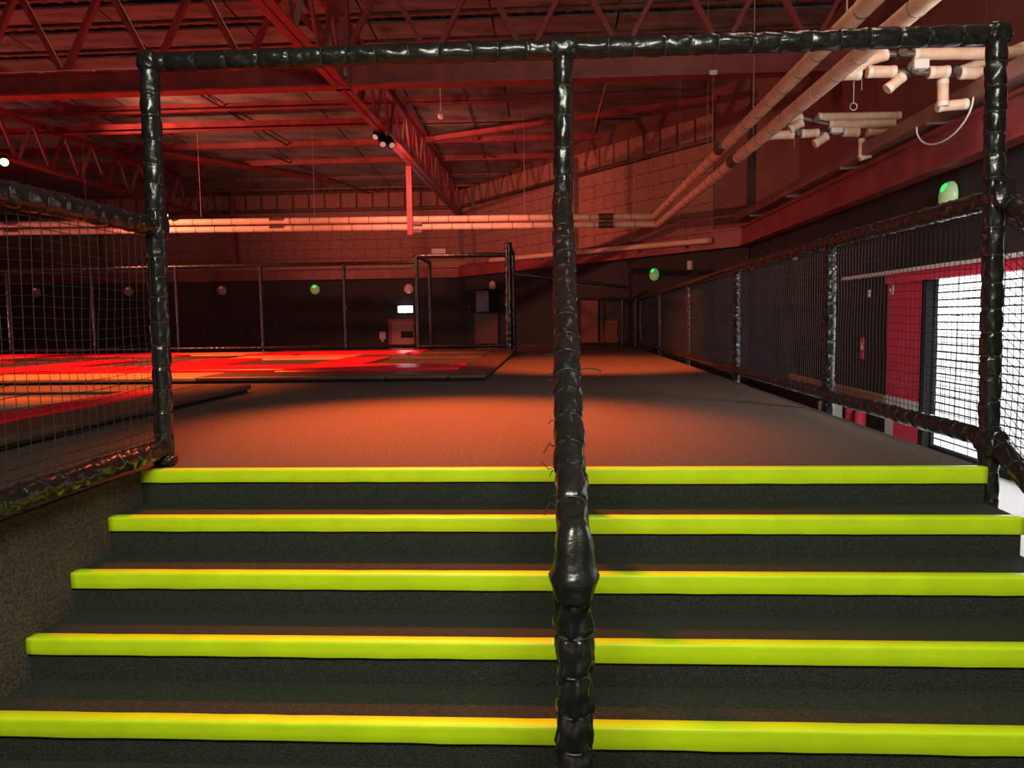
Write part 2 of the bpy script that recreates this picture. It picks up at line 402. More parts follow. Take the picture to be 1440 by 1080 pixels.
# ------------------------------------------------------------------ stairs
G, RS, W = .324, .18, 2.25
stairs = thing('stairs', 'wide carpeted stairs with chartreuse nosing strips leading up to the deck', 'stairs', (0, -.8, FZ))
NX = .095
for k in range(5):
    y0 = -k*G
    zt = -k*RS
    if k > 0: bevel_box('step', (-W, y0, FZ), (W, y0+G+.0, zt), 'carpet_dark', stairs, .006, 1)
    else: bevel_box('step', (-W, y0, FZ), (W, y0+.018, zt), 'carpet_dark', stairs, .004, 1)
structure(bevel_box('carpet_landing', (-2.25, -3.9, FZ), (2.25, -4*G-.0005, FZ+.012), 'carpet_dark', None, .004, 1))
def strip(x0, x1, y, z, h, dp, seed):
    """vinyl strip folded over the step edge, with soft lumps"""
    n = 70; prof = []
    th = .012
    prof = [(dp, .001), (dp-.004, .004), (.02, .0055), (-.006, .0050), (-.0105, .0025), (-.0125, -.003), (-.0130, -.012), (-.0130, -.035), (-.0125, -h+.003), (-.011, -h), (0.002, -h+.002), (.002, -.004), (dp, -.004)]
    vs, fs = [], []; m = len(prof)
    for i in range(n+1):
        x = x0+(x1-x0)*i/n
        for a, b in prof:
            q = .0035*noise.noise(V((x*5, seed, b*12)))
            vs.append((x, y+a-abs(q)*.8, z+b+q*.8*(1 if b < -.03 else .4)))
    for i in range(n):
        for j in range(m): fs.append((i*m+j, (i+1)*m+j, (i+1)*m+(j+1) % m, i*m+(j+1) % m))
    fs += [tuple(range(m)), tuple(n*m+m-1-j for j in range(m))]
    o = link('nosing_strip', mesh(vs, fs), 'chartreuse', smooth=True); return put(o, stairs)
for k in range(5):
    strip(-W-.004, NX-.004, -k*G, -k*RS, .066+.002*(k % 3), .055, k*3.1)
    strip(NX+.004, W+.004, -k*G, -k*RS, .080-.002*(k % 2), .055, k*3.1+50)

# ------------------------------------------------------------------ entrance frame
R = .049
LB, LT = V((-2.183, .135, 0)), V((-2.135, .09, 2.20))
RT_, RBm = V((2.271, .09, 2.20)), V((2.33, .09, FZ))
CT, CB = V((.084, .09, 2.20)), V((.066, .08, 0))
fr = thing('entrance_frame', 'tall black vinyl padded goal-like frame standing at the top of the stairs', 'frame', (0, .1, 0))
padded('left_post', LB, LT, R, fr, .125, seed=1); padded('right_post', RBm, RT_, R, fr, .125, seed=2)
padded('centre_post', CB, CT, R*.98, fr, .15, seed=3)
padded('top_bar', LT, CT, R, fr, .155, seed=5); padded('top_bar', CT, RT_, R, fr, .15, seed=8)
wrap('corner_wrap', LT, .062, .058, .062, fr, 1); wrap('corner_wrap', RT_, .062, .058, .062, fr, 2); wrap('corner_wrap', CT, .085, .058, .060, fr, 3)
wrap('foot_wrap', LB+V((0, 0, .035)), .062, .062, .036, fr, 4)
wrap('joint_wrap', LB.lerp(LT, .61), .060, .060, .10, fr, 5)
# ------------------------------------------------------------------ centre handrail
hr = thing('handrail', 'black padded handrail sloping down the middle of the stairs to a short post', 'handrail', (.07, -1.86, FZ))
H0, H1 = V((.072, .02, 1.42)), V((.074, -1.84, .085))
rail = padded('rail', H0, H1, R*1.02, hr, .125, seed=11, n=28)
N0 = V((.072, -1.88, FZ)); N1 = V((.072, -1.88, .06))
padded('newel_post', N0, N1, R*1.04, hr, .125, seed=12, n=40, wr=1.7, fl=.07)
kp = [(.16, .030), (.13, .046), (.10, .054), (.06, .058), (.03, .061), (.012, .067), (0, .0725), (-.008, .0715), (-.02, .066), (-.035, .060), (-.05, .056), (-.062, .051), (-.070, .047)]
vs, fs = [], []
for a, r_ in kp:
    for q in range(36):
        th = 2*PI*q/36; f = 1+.045*math.sin(9*th+1)*max(0, (.03-a))/.08+.05*math.sin(6*th)*max(0, a-.05)/.1+.07*noise.noise(V((math.cos(th)*2, math.sin(th)*2, a*9)))+.06*math.sin(3*th+a*20)*.5
        vs.append((r_*f*math.cos(th), r_*f*math.sin(th)+a*.22, a))
for a in range(len(kp)-1): fs += [(a*36+q, a*36+(q+1) % 36, a*36+36+(q+1) % 36, a*36+36+q) for q in range(36)]
fs += [tuple(range(35, -1, -1)), tuple((len(kp)-1)*36+q for q in range(36))]
kn = link('knuckle_wrap', mesh(vs, fs), 'vinyl', smooth=True); kn.location = N1+V((.002, -.004, .0)); put(kn, hr)
net('net', V((.062, -.03, .12)), V((.062, -1.80, -.82)), V((.068, -1.80, .05)), V((.068, -.03, 1.33)), .06, .05, .0016, hr, .004, 3)
rnd = random.Random(5)
for i in range(13):
    t = .56+.36*rnd.random(); p = H0.lerp(H1, t)+V((-.05, 0, -.01)); L = .015+.035*rnd.random(); a = rnd.uniform(-.6, 1.4)
    tube('tie_tail', [p, p+V((-L*.5, 0, L*.3*math.sin(a))), p+V((-L, rnd.uniform(-.02, .02), -L*.8*math.sin(a)))], .0016, 'twine', hr, 4)
p = at(818, 519, 'y', -1.05)
tube('tie_tail', [p, p+V((.03, .0, .003)), p+V((.06, 0, -.002)), p+V((.075, 0, -.008))], .003, 'twine', hr, 5)

# ------------------------------------------------------------------ side fences beside the stairs and the deck
lf = thing('net_fence', 'black net fence with padded rails on the carpeted wall left of the stairs', 'net fence', (-2.17, -2, 0))
A0, A1 = V((-2.167, .08, 1.335)), V((-2.19, -3.2, 1.335)); B0, B1 = V((-2.18, .08, .105)), V((-2.19, -3.2, .085))
padded('top_rail', A0, A1, .052, lf, .12, seed=21); padded('bottom_rail', B0, B1, .052, lf, .12, seed=22)
net('net', B0+V((0, -.03, .03)), B1+V((0, 0, .03)), A1+V((0, 0, -.03)), A0+V((0, -.03, -.03)), .068, .047, .0021, lf, .012, 2, 1)
for i in range(26):
    p = B0.lerp(B1, rnd.random()*.4)+V((0, 0, .045)); tube('tie_tail', [p, p+V((rnd.uniform(-.02, .02), rnd.uniform(-.02, .02), .03)), p+V((rnd.uniform(-.05, .05), rnd.uniform(-.05, .05), .05))], .0013, 'twine', lf, 3)
# right fence along the deck
rf = thing('net_fence', 'long black net fence running along the open side of the deck', 'net fence', (2.32, 8, FZ))
XF = 2.32
RYs = [2.53, 5.78, 9.25, 12.8, 16.5]
def rz_top(y): return 1.375+.05*math.exp(-((y-4.5)/4)**2)-.004*y
ys = [.09]+RYs
for i in range(len(ys)-1):
    n_ = 24 if i < 2 else 14; rs = .012 if i < 2 else .03
    padded('top_rail', (XF, ys[i], rz_top(ys[i])), (XF, ys[i+1], rz_top(ys[i+1])), .05, rf, .14, n_, 31+i, ties=i < 2, res=rs)
    padded('bottom_rail', (XF, ys[i], .135), (XF, ys[i+1], .135-.01), .05, rf, .14, n_, 41+i, ties=i < 2, res=rs)
    net('net', (XF, ys[i]+.03, .16), (XF, ys[i+1]-.03, .16), (XF, ys[i+1]-.03, rz_top(ys[i+1])-.03), (XF, ys[i]+.03, rz_top(ys[i])-.03), .058, .052, (.0025, .0022, .002, .0018, .0018)[i], rf, .007, 60+i, 2)
for i, y in enumerate(RYs):
    padded('post', (XF+.01, y, FZ), (XF, y, rz_top(y)), .048, rf, .10, 20 if i < 2 else 12, 51+i, ties=i < 2, res=.01 if i < 2 else .02)
wrap('joint_wrap', (XF-.01, .09, 1.40), .062, .09, .10, rf, 8); wrap('joint_wrap', (XF, .09, .12), .062, .09, .085, rf, 9)
# fence down the open side of the stairs
sf = thing('stair_side_fence', 'black padded net fence sloping down beside the open end of the stairs', 'net fence', (2.34, -1, FZ))
sl = RS/G
T0, T1 = V((2.335, .05, 1.36)), V((2.345, -1.75, 1.36-1.75*sl)); Q0, Q1 = V((2.335, .05, .115)), V((2.345, -1.75, .115-1.75*sl))
padded('top_rail', T0, T1, .052, sf, .14, seed=71); padded('bottom_rail', Q0, Q1, .052, sf, .14, seed=72)
padded('post', (2.345, -1.78, FZ), (2.345, -1.78, T1.z+.03), .05, sf, .14, seed=73)
net('net', Q0, Q1, T1, T0, .058, .052, .0025, sf, .006, 77, 2)

# ------------------------------------------------------------------ trampoline fields
def field(name, label, x0, x1, y0, y1, z, pads, mats_rows, base='pad_dark'):
    t = thing(name, label, 'trampoline', ((x0+x1)/2, (y0+y1)/2, 0))
    box('frame_base', (x0+.04, y0+.04, 0), (x1-.04, y1-.04, z*.45), 'black_metal', t)
    for a, b, c, d_ in mats_rows: box('jump_mat', (a, c, z*.4), (b, d_, z*.62), 'mat_black', t)
    for (a, b, c, d_, m) in pads: bevel_box({'pad_red': 'red_pad', 'pad_dark': 'edge_pad', 'pad_lit_orange': 'orange_lit_pad'}[m], (a, c, z*.35), (b, d_, z+(.012 if m == 'pad_red' else 0)), m, t, .025, 3)
    return t
X1 = -.87
edges = [-3.2-2.55*i for i in range(7)]                       # right edges of the red strips running away from us
pads, mts = [], []
xl = -19.5
pads.append((X1-.50, X1, 5.9, 14.4, 'pad_dark'))
sx = X1-.5
for i in range(8):                                            # front border, pad by pad; orange lamplight painted on its left part
    xa = -2.2-2.55*i; pads.append((max(xl, xa), sx, 5.9, 6.85, 'pad_dark' if i < 2 else 'pad_lit_orange')); sx = max(xl, xa)
for i, e in enumerate(edges):                                 # strips in depth
    a = e-.85-(.25 if i == 1 else 0)
    pads.append((a, e, 6.86, 7.33, 'pad_red')); pads.append((a, e, 8.46, 10.9, 'pad_red'))
    pads.append((a, e, 13.0-.6, 13.15, 'pad_red'))
    right = (X1-.52) if i == 0 else edges[i-1]-.85-(.25 if i-1 == 1 else 0)
    mts.append((e, right, 6.86, 7.34)); mts.append((e, right, 8.46, 10.9)); mts.append((e, right, 12.3, 13.15))
    pads.append((e-.85, right if i else -1.40, 7.34, 8.45, 'pad_red'))
    pads.append((e-.85, right if i else X1-.52, 10.92, 12.3, 'pad_lit_orange' if i in (1, 4, 5) else 'pad_dark'))  # some of these pads are coloured as if lit orange
    pads.append((e-.85, right if i else -2.98, 13.16, 14.4, 'pad_red' if i != 2 else 'pad_lit_orange'))
pads.append((-2.97, X1-.52, 13.16, 14.4, 'pad_dark'))
field('trampoline_field', 'low field of dark trampolines between bright red pads in front of the back net', xl, X1, 5.9, 14.4, .09, pads, mts)
pads = [(-4.0, -3.47, -3.4, 4.62, 'pad_dark')]
mts = []
for i in range(5):
    a = -4.02-2.5*i; b = a-2.48
    pads.append((b, a, 3.85, 4.62, 'pad_dark'))
    pads.append((b, b+.5, -3.3, 3.83, 'pad_red')); pads.append((a-.42, a, -3.3, 3.83, 'pad_red')) if i == 0 else None
    r_ = a-.44 if i == 0 else a
    pads.append((b+.52, r_, 2.6, 3.2, 'pad_lit_orange')); pads.append((b+.52, r_, .9, 1.5, 'pad_lit_orange')); pads.append((b+.52, r_, -1.2, -.6, 'pad_lit_orange'))  # cross strips with orange lamplight in the colour
    mts += [(b+.52, r_, 3.2, 3.83), (b+.52, r_, 1.5, 2.6), (b+.52, r_, -.6, .9), (b+.52, r_, -3.3, -1.2)]
field('trampoline_field', 'raised trampoline bed with dark edge seen through the net left of the stairs', -16.6, -3.47, -3.4, 4.62, .10, pads, mts)

# ------------------------------------------------------------------ back fence and gate cage
def slim(name, p0, p1, r_, parent, seed=0): return padded(name, p0, p1, r_, parent, .16, 10, seed, ties=False, res=.03, wr=1.2)
YF = 15.2
bf = thing('net_fence', 'black net fence with slim padded posts behind the red trampolines', 'net fence', (-10, YF, 0))
zt = at(368, 373, 'y', YF).z; zb = .16
xs = [at(px, 430, 'y', YF).x for px in (585, 485, 368, 249, 131, 12)]
for i in range(1, len(xs)): slim('post', (xs[i], YF, 0), (xs[i], YF, zt), .042, bf, i)
slim('post', (-17.5, YF, 0), (-17.5, YF, zt), .042, bf, 60)
slim('top_rail', (-17.5, YF, zt), (xs[0], YF, zt), .045, bf, 31); slim('bottom_rail', (-17.5, YF, zb), (xs[0], YF, zb), .045, bf, 32)
net('net', (-17.5, YF, zb), (xs[0], YF, zb), (xs[0], YF, zt), (-17.5, YF, zt), .06, .06, .0016, bf, .004, 5, 6)
cg = thing('net_cage', 'tall black padded net cage at the corner of the trampolines by the deck', 'net cage', (-2.2, 15, 0))
cy0 = 14.6
ztop = at(716, 358, 'y', cy0).z
pr_ = at(716, 430, 'y', cy0).x; pl_ = at(587, 430, 'y', cy0).x
slim('post', (pr_, cy0, 0), (pr_, cy0, ztop+.28), .085, cg, 41); slim('post', (pl_, cy0, 0), (pl_, cy0, ztop), .05, cg, 42)
slim('top_rail', (pl_, cy0, ztop), (pr_, cy0, ztop), .055, cg, 43); slim('bottom_rail', (pl_, cy0, .17), (pr_, cy0, .17), .05, cg, 44)
net('net', (pl_, cy0, .17), (pr_, cy0, .17), (pr_, cy0, ztop), (pl_, cy0, ztop), .06, .06, .0016, cg, .004, 6, 4)
bx = at(605, 430, 'y', 16.6).x
slim('post', (bx, 16.6, 0), (bx, 16.6, ztop), .05, cg, 45); slim('top_rail', (pl_, cy0, ztop), (bx, 16.6, ztop), .05, cg, 46)
slim('post', (pr_, 16.6, 0), (pr_, 16.6, ztop+.2), .06, cg, 48); slim('top_rail', (pr_, cy0, ztop+.2), (pr_, 16.6, ztop+.2), .06, cg, 47)
slim('top_rail', (pr_, 16.4, 2.0), (2.0, 16.9, 1.62), .045, cg, 49)
# low net across the far end of the deck
ef = thing('net_fence', 'dark net fence closing the far end of the deck before the slanting wall', 'net fence', (1.5, 16.6, 0))
e0, e1 = at(815, 494, 'z', 0), V((2.2, 16.6, 0)); e0 = V((e0.x, 17.0, 0))
slim('post', e0, e0+V((0, 0, 1.35)), .04, ef, 1)
slim('post', e0.lerp(e1, .78), e0.lerp(e1, .78)+V((0, 0, 1.3)), .04, ef, 2); slim('post', e1, e1+V((0, 0, 1.3)), .05, ef, 5)
slim('top_rail', e0+V((0, 0, 1.33)), e1+V((0, 0, 1.29)), .04, ef, 3); slim('bottom_rail', e0+V((0, 0, .1)), e1+V((0, 0, .1)), .04, ef, 4)
net('net', e0+V((0, 0, .1)), e1+V((0, 0, .1)), e1+V((0, 0, 1.3)), e0+V((0, 0, 1.3)), .06, .06, .0016, ef, .004, 8, 4)

# ------------------------------------------------------------------ roof steel
ZC = 4.72
def depth_truss(name, label, X, y0, y1, grp=None):
    t = thing(name, label, 'truss', (X, (y0+y1)/2, ZC))
    zt_ = 5.72
    for s in (-1, 1):
        profile_bar('bottom_chord', (X+s*.075, y0, ZC), (X+s*.075, y1, ZC), [rect(-.06, 0, .06, .018), rect(-s*.06-.009, .018, -s*.06+.009, .12)], 'steel_red', t)
        profile_bar('top_chord', (X+s*.075, y0, zt_), (X+s*.075, y1, zt_), [rect(-.06, .102, .06, .12), rect(-s*.06-.009, 0, -s*.06+.009, .102)], 'steel_red', t)
    y = y0+.2; k = 0
    while y < y1-.6:
        bar('web', (X, y, ZC+.04), (X, y+.62, zt_+.08), .05, .09, 'steel_red' if k % 2 else 'steel_dull', t)
        bar('web', (X, y+.62, zt_+.08), (X, y+1.24, ZC+.04), .05, .09, 'steel_red', t)
        y += 1.24; k += 1
    return t
tr1 = depth_truss('roof_truss', 'red lattice roof truss running from the cross girder to the end wall', -3.5, 4.0, YB-.02)
tr2 = depth_truss('roof_truss', 'red lattice roof truss over the trampolines beside the orange lamp', -12.8, 4.0, YB-.02)
bar('end_post', (-3.5, 9.0, ZC-.02), (-3.5, 9.0, 6.6), .34, .14, 'steel_red', tr1)
bar('gusset_strut', (-3.62, 8.86, ZC+.4), (-3.62, 8.86, 6.6), .10, .05, 'steel_dull', tr1)
bar('gusset_strut', (-3.36, 8.86, ZC+.1), (-3.42, 8.86, ZC+.5), .12, .05, 'steel_dull', tr1)
# heavy sloping brace near the post
bar('knee_brace', (-3.72, 8.85, ZC+.70), (-4.65, 8.85, ZC+1.75), .14, .10, 'steel_red', tr1)
gd = thing('cross_girder', 'deep red lattice girder crossing the hall above the padded frame', 'girder', (0, 9.1, ZC))
GY = 9.1
profile_bar('bottom_chord', (-24.15, GY, ZC), (XU-.03, GY, ZC), [rect(-.15, 0, .15, .03), rect(-.012, .03, .012, .36), rect(-.09, .36, .09, .39)], 'steel_red', gd)
profile_bar('top_chord', (-24.15, GY, ZC+1.72), (XU-.03, GY, ZC+1.72), [rect(-.09, 0, .09, .14)], 'steel_red', gd)
xv = [at(px, 95, 'y', GY).x for px in (90, 217, 345, 480, 608, 742, 875, 1015, 1140)]
xv = [xv[0]-1.5*i for i in range(9, 0, -1)] + xv
for i in range(len(xv)):
    hw = .76
    for s in (-1, 1):
        if xv[i]+s*hw > XU-.15: continue
        bar('web', (xv[i], GY, ZC+.36), (xv[i]+s*hw, GY, ZC+1.80), .115, .08, 'steel_red', gd)
        if i in (9, 10, 11) and s < 0: bar('web_edge', (xv[i]+.055, GY-.05, ZC+.38), (xv[i]-hw+.055, GY-.05, ZC+1.9), .014, .014, 'band', gd)
pts = [V((x/10, GY-.10, ZC+.40+.008*math.sin(x*.9))) for x in range(-110, 44, 2)]
cb = tag(tube('white_cable', pts, .007, 'white_plastic', None, 5), 'thin white cable clipped along the lower chord of the cross girder', 'cable')
for i in range(16): box('cable_clip', (-10.6+.95*i, GY-.115, ZC+.375), (-10.57+.95*i, GY-.085, ZC+.405), 'white_plastic', cb)
gl = thing('roof_beam', 'plain red steel beam spanning the hall behind the cross girder', 'beam', (0, 14.9, 5.7))
profile_bar('beam', (-24.2, 15.2, 5.60), (-3.65, 15.2, 5.60), ibeam(.2, .20, .02), 'steel_red', gl)
def brace(label, a, b, s=.16):
    o = bar('roof_brace', a, b, s, s*.8, 'steel_red'); tag(o, label, 'brace'); return o
brace('red diagonal roof brace right of the central truss', at(600, 197, 'z', 5.75), at(1010, 138, 'z', 5.75))
brace('red diagonal roof brace left of the central truss', at(231, 217, 'z', 5.75), at(480, 257, 'z', 5.75))
brace('thin red cross brace meeting the roof brace under the decking', at(620, 203, 'z', 5.9), at(770, 238, 'z', 5.9), .07)
for i, (a, b) in enumerate((((90, 135), (260, 228)), ((275, 130), (405, 205)), ((380, 218), (520, 272)), ((650, 120), (688, 245)))):
    tag(tube('tie_rod', [atp(*a, RP, RPN), atp(*b, RP, RPN)], .022, 'coupling', None, 6), ['thin dark tie rod slanting under the decking above the outer truss', 'thin dark tie rod slanting under the decking beside the top of the left padded post', 'thin dark tie rod under the decking behind the left diagonal brace', 'thin dark tie rod crossing the right diagonal brace beside the small white ceiling dome'][i], 'rod')
o = tube('tie_rod', [at(853, 118, 'y', 12), at(822, 232, 'y', 17)], .028, 'steel_dull', None, 6); tag(o, 'pale slanting rod hanging beside the centre post of the frame', 'rod')

q = at(1003, 104, 'y', GY-.17); bc = thing('beam_clip', 'small white clip with a drop wire on the lower flange of the cross girder', 'clip', q)
box('clip_plate', (q.x-.06, GY-.19, ZC-.02), (q.x+.06, GY-.15, ZC+.05), 'white_plastic', bc); tube('drop_wire', [(q.x, GY-.17, ZC), (q.x, GY-.17, 3.62)], .007, 'steel_dull', bc, 5)
# ------------------------------------------------------------------ insulated twin pipes
PR = .082
def pipe_run(root, pts, dark=()):
    pts = [V(p) for p in pts]
    rn = random.Random(3)
    # elbows: one tube with rounded corners, sections between bands are slightly proud
    for i in range(len(pts)-1):
        a, b = pts[i], pts[i+1]; L = (b-a).length; d = (b-a)/L
        n = max(1, round(L/1.6)); s0 = 0 if i == 0 else .10; s1 = L if i == len(pts)-2 else L-.10
        for k in range(n):
            q0, q1 = s0+(s1-s0)*k/n, s0+(s1-s0)*(k+1)/n
            tube('lagging_section', [a+d*(q0+.006), a+d*(q1-.006)], PR*rn.uniform(.98, 1.02), 'lagging', root, 16)
            for f in (.02, .35, .68):
                x_, y_ = frame_of(a, b)[1:]
                me = BANDME; o = link('band', me); put(o, root); pc = a+d*(q0+(q1-q0)*f)
                o.matrix_basis = Matrix(((x_.x, y_.x, d.x, pc.x), (x_.y, y_.y, d.y, pc.y), (x_.z, y_.z, d.z, pc.z), (0, 0, 0, 1)))
        if i < len(pts)-2:
            c = pts[i+1]; d2 = (pts[i+2]-c).normalized()
            arc = [c-d*.10, c-d*.04+d2*.012, c+d2*.04-d*.012, c+d2*.10]
            tube('elbow', arc, PR, 'lagging', root, 16)
    for p, ax in dark:
        p = V(p); ax = V(ax); tube('coupling', [p-ax*.19, p+ax*.19], PR*1.06, 'coupling', root, 14)
BANDME = torus_mesh(PR*1.005, .006, 'pipe_metal', 16, 4)
PYY = 16.0
tw = thing('twin_pipe', 'pair of long lagged pipes crossing the hall and turning along the side wall', 'pipe', (0, PYY, 3.3))
for dz, dx in ((0.10, -.11), (-.10, .11)):
    xt = 2.66+dx*.5
    zz = at(918, 312, 'y', PYY).z+dz+.04
    zl = at(0, 320, 'y', PYY).z+dz
    pipe_run(tw, [(-24, PYY, zl+.05), (xt, PYY, zz), (2.80+dx*1.1, -2.0, zz+.02)],
             [(at(px, 316, 'y', PYY).xy.to_3d()*1+V((0, 0, zl+(zz-zl)*((px)/918))), (1, 0, 0)) for px in (18, 390, 852)] + [((2.70+dx*.9, 8.1, zz+.012), (0, 1, 0))])
for px, top in ((122, 5.9), (283, 5.9), (443, 5.9), (738, 5.9)):
    p = at(px, 305, 'y', PYY); tube('hanger_rod', [(p.x, p.y, p.z), (p.x, p.y, roofz(p.y)-.1)], .008, 'steel_dull', tw, 5)
for y in (3.6, 7.0, 10.2, 13.2):
    tube('hanger_rod', [(2.80, y, 3.3), (2.80, y, roofz(y)-.1)], .008, 'steel_dull', tw, 5)
hg = thing('pipe_hanger', 'bright red steel drop hanger carrying the twin pipes under the truss', 'hanger', (-3.62, 15.8, 3.0))
ph = at(577, 330, 'y', 15.8)
bar('drop_bar', (ph.x, 15.8, ph.z), (ph.x, 15.8, ZC+.02), .14, .08, 'steel_red', hg)
for dz in (.28, .08): bar('pipe_clamp', (ph.x+.06, 15.85, ph.z+dz), (ph.x+.30, 15.85, ph.z+dz), .10, .06, 'coupling', hg)

# ------------------------------------------------------------------ pipe manifolds by the right wall
def manifold(label, Y, segs, valves, boxes, Rr):
    t = thing('pipe_manifold', label, 'pipework', (3.8, Y, 3.3))
    for s in segs:
        pts = [at(px, py, 'y', Y+(s[1] if len(s) > 1 else 0)) for px, py in s[0]]
        k = s[2] if len(s) > 2 else 1
        tube('lagging_section', pts, Rr*k, 'lagging', t, 14)
        for p, q in ((pts[0], pts[1]), (pts[-1], pts[-2])):
            d = (q-p).normalized(); tube('end_collar', [p+d*.002, p+d*.045], Rr*k*1.05, 'band', t, 14)
    for (px, py, qx, qy, r) in valves:
        a, b = at(px, py, 'y', Y), at(qx, qy, 'y', Y); tube('bare_pipe', [a, b], Rr*r, 'pipe_metal', t, 10)
        m_ = (a+b)/2; tube('valve_body', [m_+V((0, -Rr*1.3, 0)), m_+V((0, Rr*1.3, 0))], Rr*r*1.35, 'pipe_metal', t, 10)
    for (px, py, qx, qy) in boxes:
        a, b = at(px, py, 'y', Y-.05), at(qx, qy, 'y', Y-.05)
        bevel_box('valve_actuator', (min(a.x, b.x), Y-.13, min(a.z, b.z)), (max(a.x, b.x), Y+.02, max(a.z, b.z)), 'white_plastic', t, .01)
    return t
m1 = manifold('large cluster of lagged pipes and valves under the right end of the padded top bar', 4.0,
    [([(1194, 103), (1222, 84), (1247, 76)],), ([(1284, 76), (1390, 75), (1436, 74)],), ([(1172, 105), (1210, 104)],), ([(1219, 101), (1259, 101)], -.02), ([(1247, 126), (1270, 107)], -.05, .9),
     ([(1305, 102), (1334, 101)],), ([(1349, 103), (1393, 103), (1440, 104)],), ([(1349, 101), (1366, 94), (1440, 66)], .12, .9), ([(1326, 112), (1326, 150)], .05, .9), ([(1318, 150), (1360, 146)], .1, .9)],
    [(1247, 76, 1284, 76, .6), (1259, 101, 1305, 102, .5), (1270, 107, 1284, 88, .5), (1334, 101, 1349, 102, .5)], [(1281, 86, 1302, 99)], .058)
m2 = manifold('smaller cluster of lagged pipes and valves beside the lagged twin pipes, further along the wall', 6.8,
    [([(1108, 168), (1128, 166)],), ([(1150, 165), (1266, 163)], .3), ([(1165, 175), (1258, 174)],), ([(1076, 191), (1116, 189)],), ([(1126, 188), (1151, 187)],), ([(1145, 203), (1163, 191)], -.05), ([(1185, 186), (1208, 186)],),
     ([(1219, 187), (1255, 186), (1306, 165)], .05), ([(1212, 195), (1212, 222)], .05, .8), ([(1209, 222), (1224, 217)], .05, .8), ([(1110, 183), (1128, 172)], -.05)],
    [(1128, 166, 1165, 175, .6), (1151, 187, 1185, 186, .5), (1116, 189, 1126, 188, .5), (1163, 191, 1172, 180, .5)], [(1166, 181, 1183, 188)], .058)
for m_, px, py, Y in ((m1, 1212, 108, 4.0), (m2, 1117, 193, 6.8)):
    p = at(px, py, 'y', Y); tube('chain', [p, p+V((0, 0, -.13))], .006, 'grey_metal', m_, 5)
p = at(1200, 150, 'y', 4.0)
rr = thing('pull_chain', 'thin chain with a ring hanging between the two pipe clusters', 'chain', p)
tube('chain', [p+V((0, 0, .31)), p+V((0, 0, .03))], .007, 'grey_metal', rr, 5)
o = link('ring', torus_mesh(.035, .007, 'grey_metal')); put(o, rr); o.location = p; o.rotation_euler = (PI/2, 0, 0)
# cable tray along the right wall, pipe on the slanting wall
ct = thing('cable_tray', 'long dull metal cable tray climbing along the right wall above the red beam', 'cable tray', (4.35, 8, 2.85))
profile_bar('tray', (4.32, 14.2, 2.98), (4.32, -4, 2.88), [rect(-.12, 0, .12, .012), rect(-.12, .012, -.108, .16), rect(.108, .012, .12, .16)], 'tray_metal', ct)
for y in (-1, 2.4, 5.0, 7.6, 10.2, 12.8): bar('bracket', (4.52, y, 2.93), (4.2, y, 2.93), .04, .05, 'tray_metal', ct)
tube('loose_cable', [(4.19, 4.6+.6*math.cos(PI*k/14), 2.93-.30*math.sin(PI*k/14)) for k in range(15)], .01, 'white_plastic', ct, 6)
wp = thing('wall_pipe', 'bright lagged pipe running above the red beam on the slanting wall', 'pipe', (0, 18, 3))
a, b = atp(690, 366, CH0+CN*.3, CN), atp(998, 338, CH0+CN*.3, CN)
tube('lagging_section', [a, a.lerp(b, .45)], .075, 'lagging', wp, 12); tube('lagging_section', [a.lerp(b, .47), b], .075, 'lagging', wp, 12)
for f in (.1, .3, .55, .75, .92):
    q = a.lerp(b, f); bar('pipe_bracket', q+CN*-.3+V((0, 0, -.02)), q+V((0, 0, -.02)), .05, .24, 'coupling', wp)
a, b = at(0, 382, 'y', YB-.35), at(700, 370, 'y', YB-.35)
wp2 = tag(bar('wall_duct', a, b, .12, .26, 'steel_dull'), 'pale cable trunking just above the red beam on the back wall', 'trunking')

# ------------------------------------------------------------------ wall fittings
def dome(px, py, p0, n, green, label, grp, r=.2):
    c = atp(px, py, V(p0)+n*.05, n); t = thing('dome_light', label, 'dome light', c, grp)
    bm = bmesh.new(); bmesh.ops.create_uvsphere(bm, u_segments=20, v_segments=12, radius=r)
    x = n.cross(V((0, 0, 1))).normalized()
    cap = bmesh.new(); bmesh.ops.create_uvsphere(cap, u_segments=14, v_segments=8, radius=r*.52)
    for b_, off, fl in ((bm, V((0, 0, 0)), .62), (cap, V((0, 0, r*.36)), .62)):
        for v in b_.verts:
            q = v.co.copy(); v.co = x*q.x + V((0, 0, q.z)) + n*(max(q.y, -.02)*fl)
    for b_, nm, m_, off in ((bm, 'shell', 'green_shell' if green else 'dome_shell', V()), (cap, 'led_window', 'green_led' if green else 'red_led', V((0, 0, r*.36))+n*r*.27)):
        me = D.meshes.new('m'); b_.to_mesh(me); b_.free(); o = link(nm, me, m_, smooth=True); o.location = c+off; put(o, t)
    return t
BP = V((0, YB-.04, 0))
for px, py in ((51, 411), (181, 410), (312, 408.5)): dome(px, py, BP, BN, False, 'unlit pinkish wall dome on the black back wall behind the slim net posts', 'unlit domes on the back wall', .19)
dome(443, 407, BP, BN, True, 'green glowing wall dome on the black back wall behind the slim net posts', None, .19)
dome(575, 406, BP, BN, False, 'unlit pinkish wall dome above the bright white emergency light', None, .19)
dome(693, 402, CH0+CN*.04, CN, False, 'unlit pinkish wall dome on the slanting wall beside the black loudspeaker', None, .18)
dome(920.5, 386, CH0+CN*.04, CN, True, 'green glowing wall dome high on the slanting wall at the far end of the deck', None, .17)
RN = V((-1, 0, 0)); RP = V((XR, 0, 0))
dome(1336, 276, RP, RN, True, 'large green glowing dome on the right wall above the shutter', None, .17)
dome(1119, 356, RP, RN, False, 'pale wall dome half hidden by the top rail of the deck fence', 'domes behind the deck fence rail', .14)
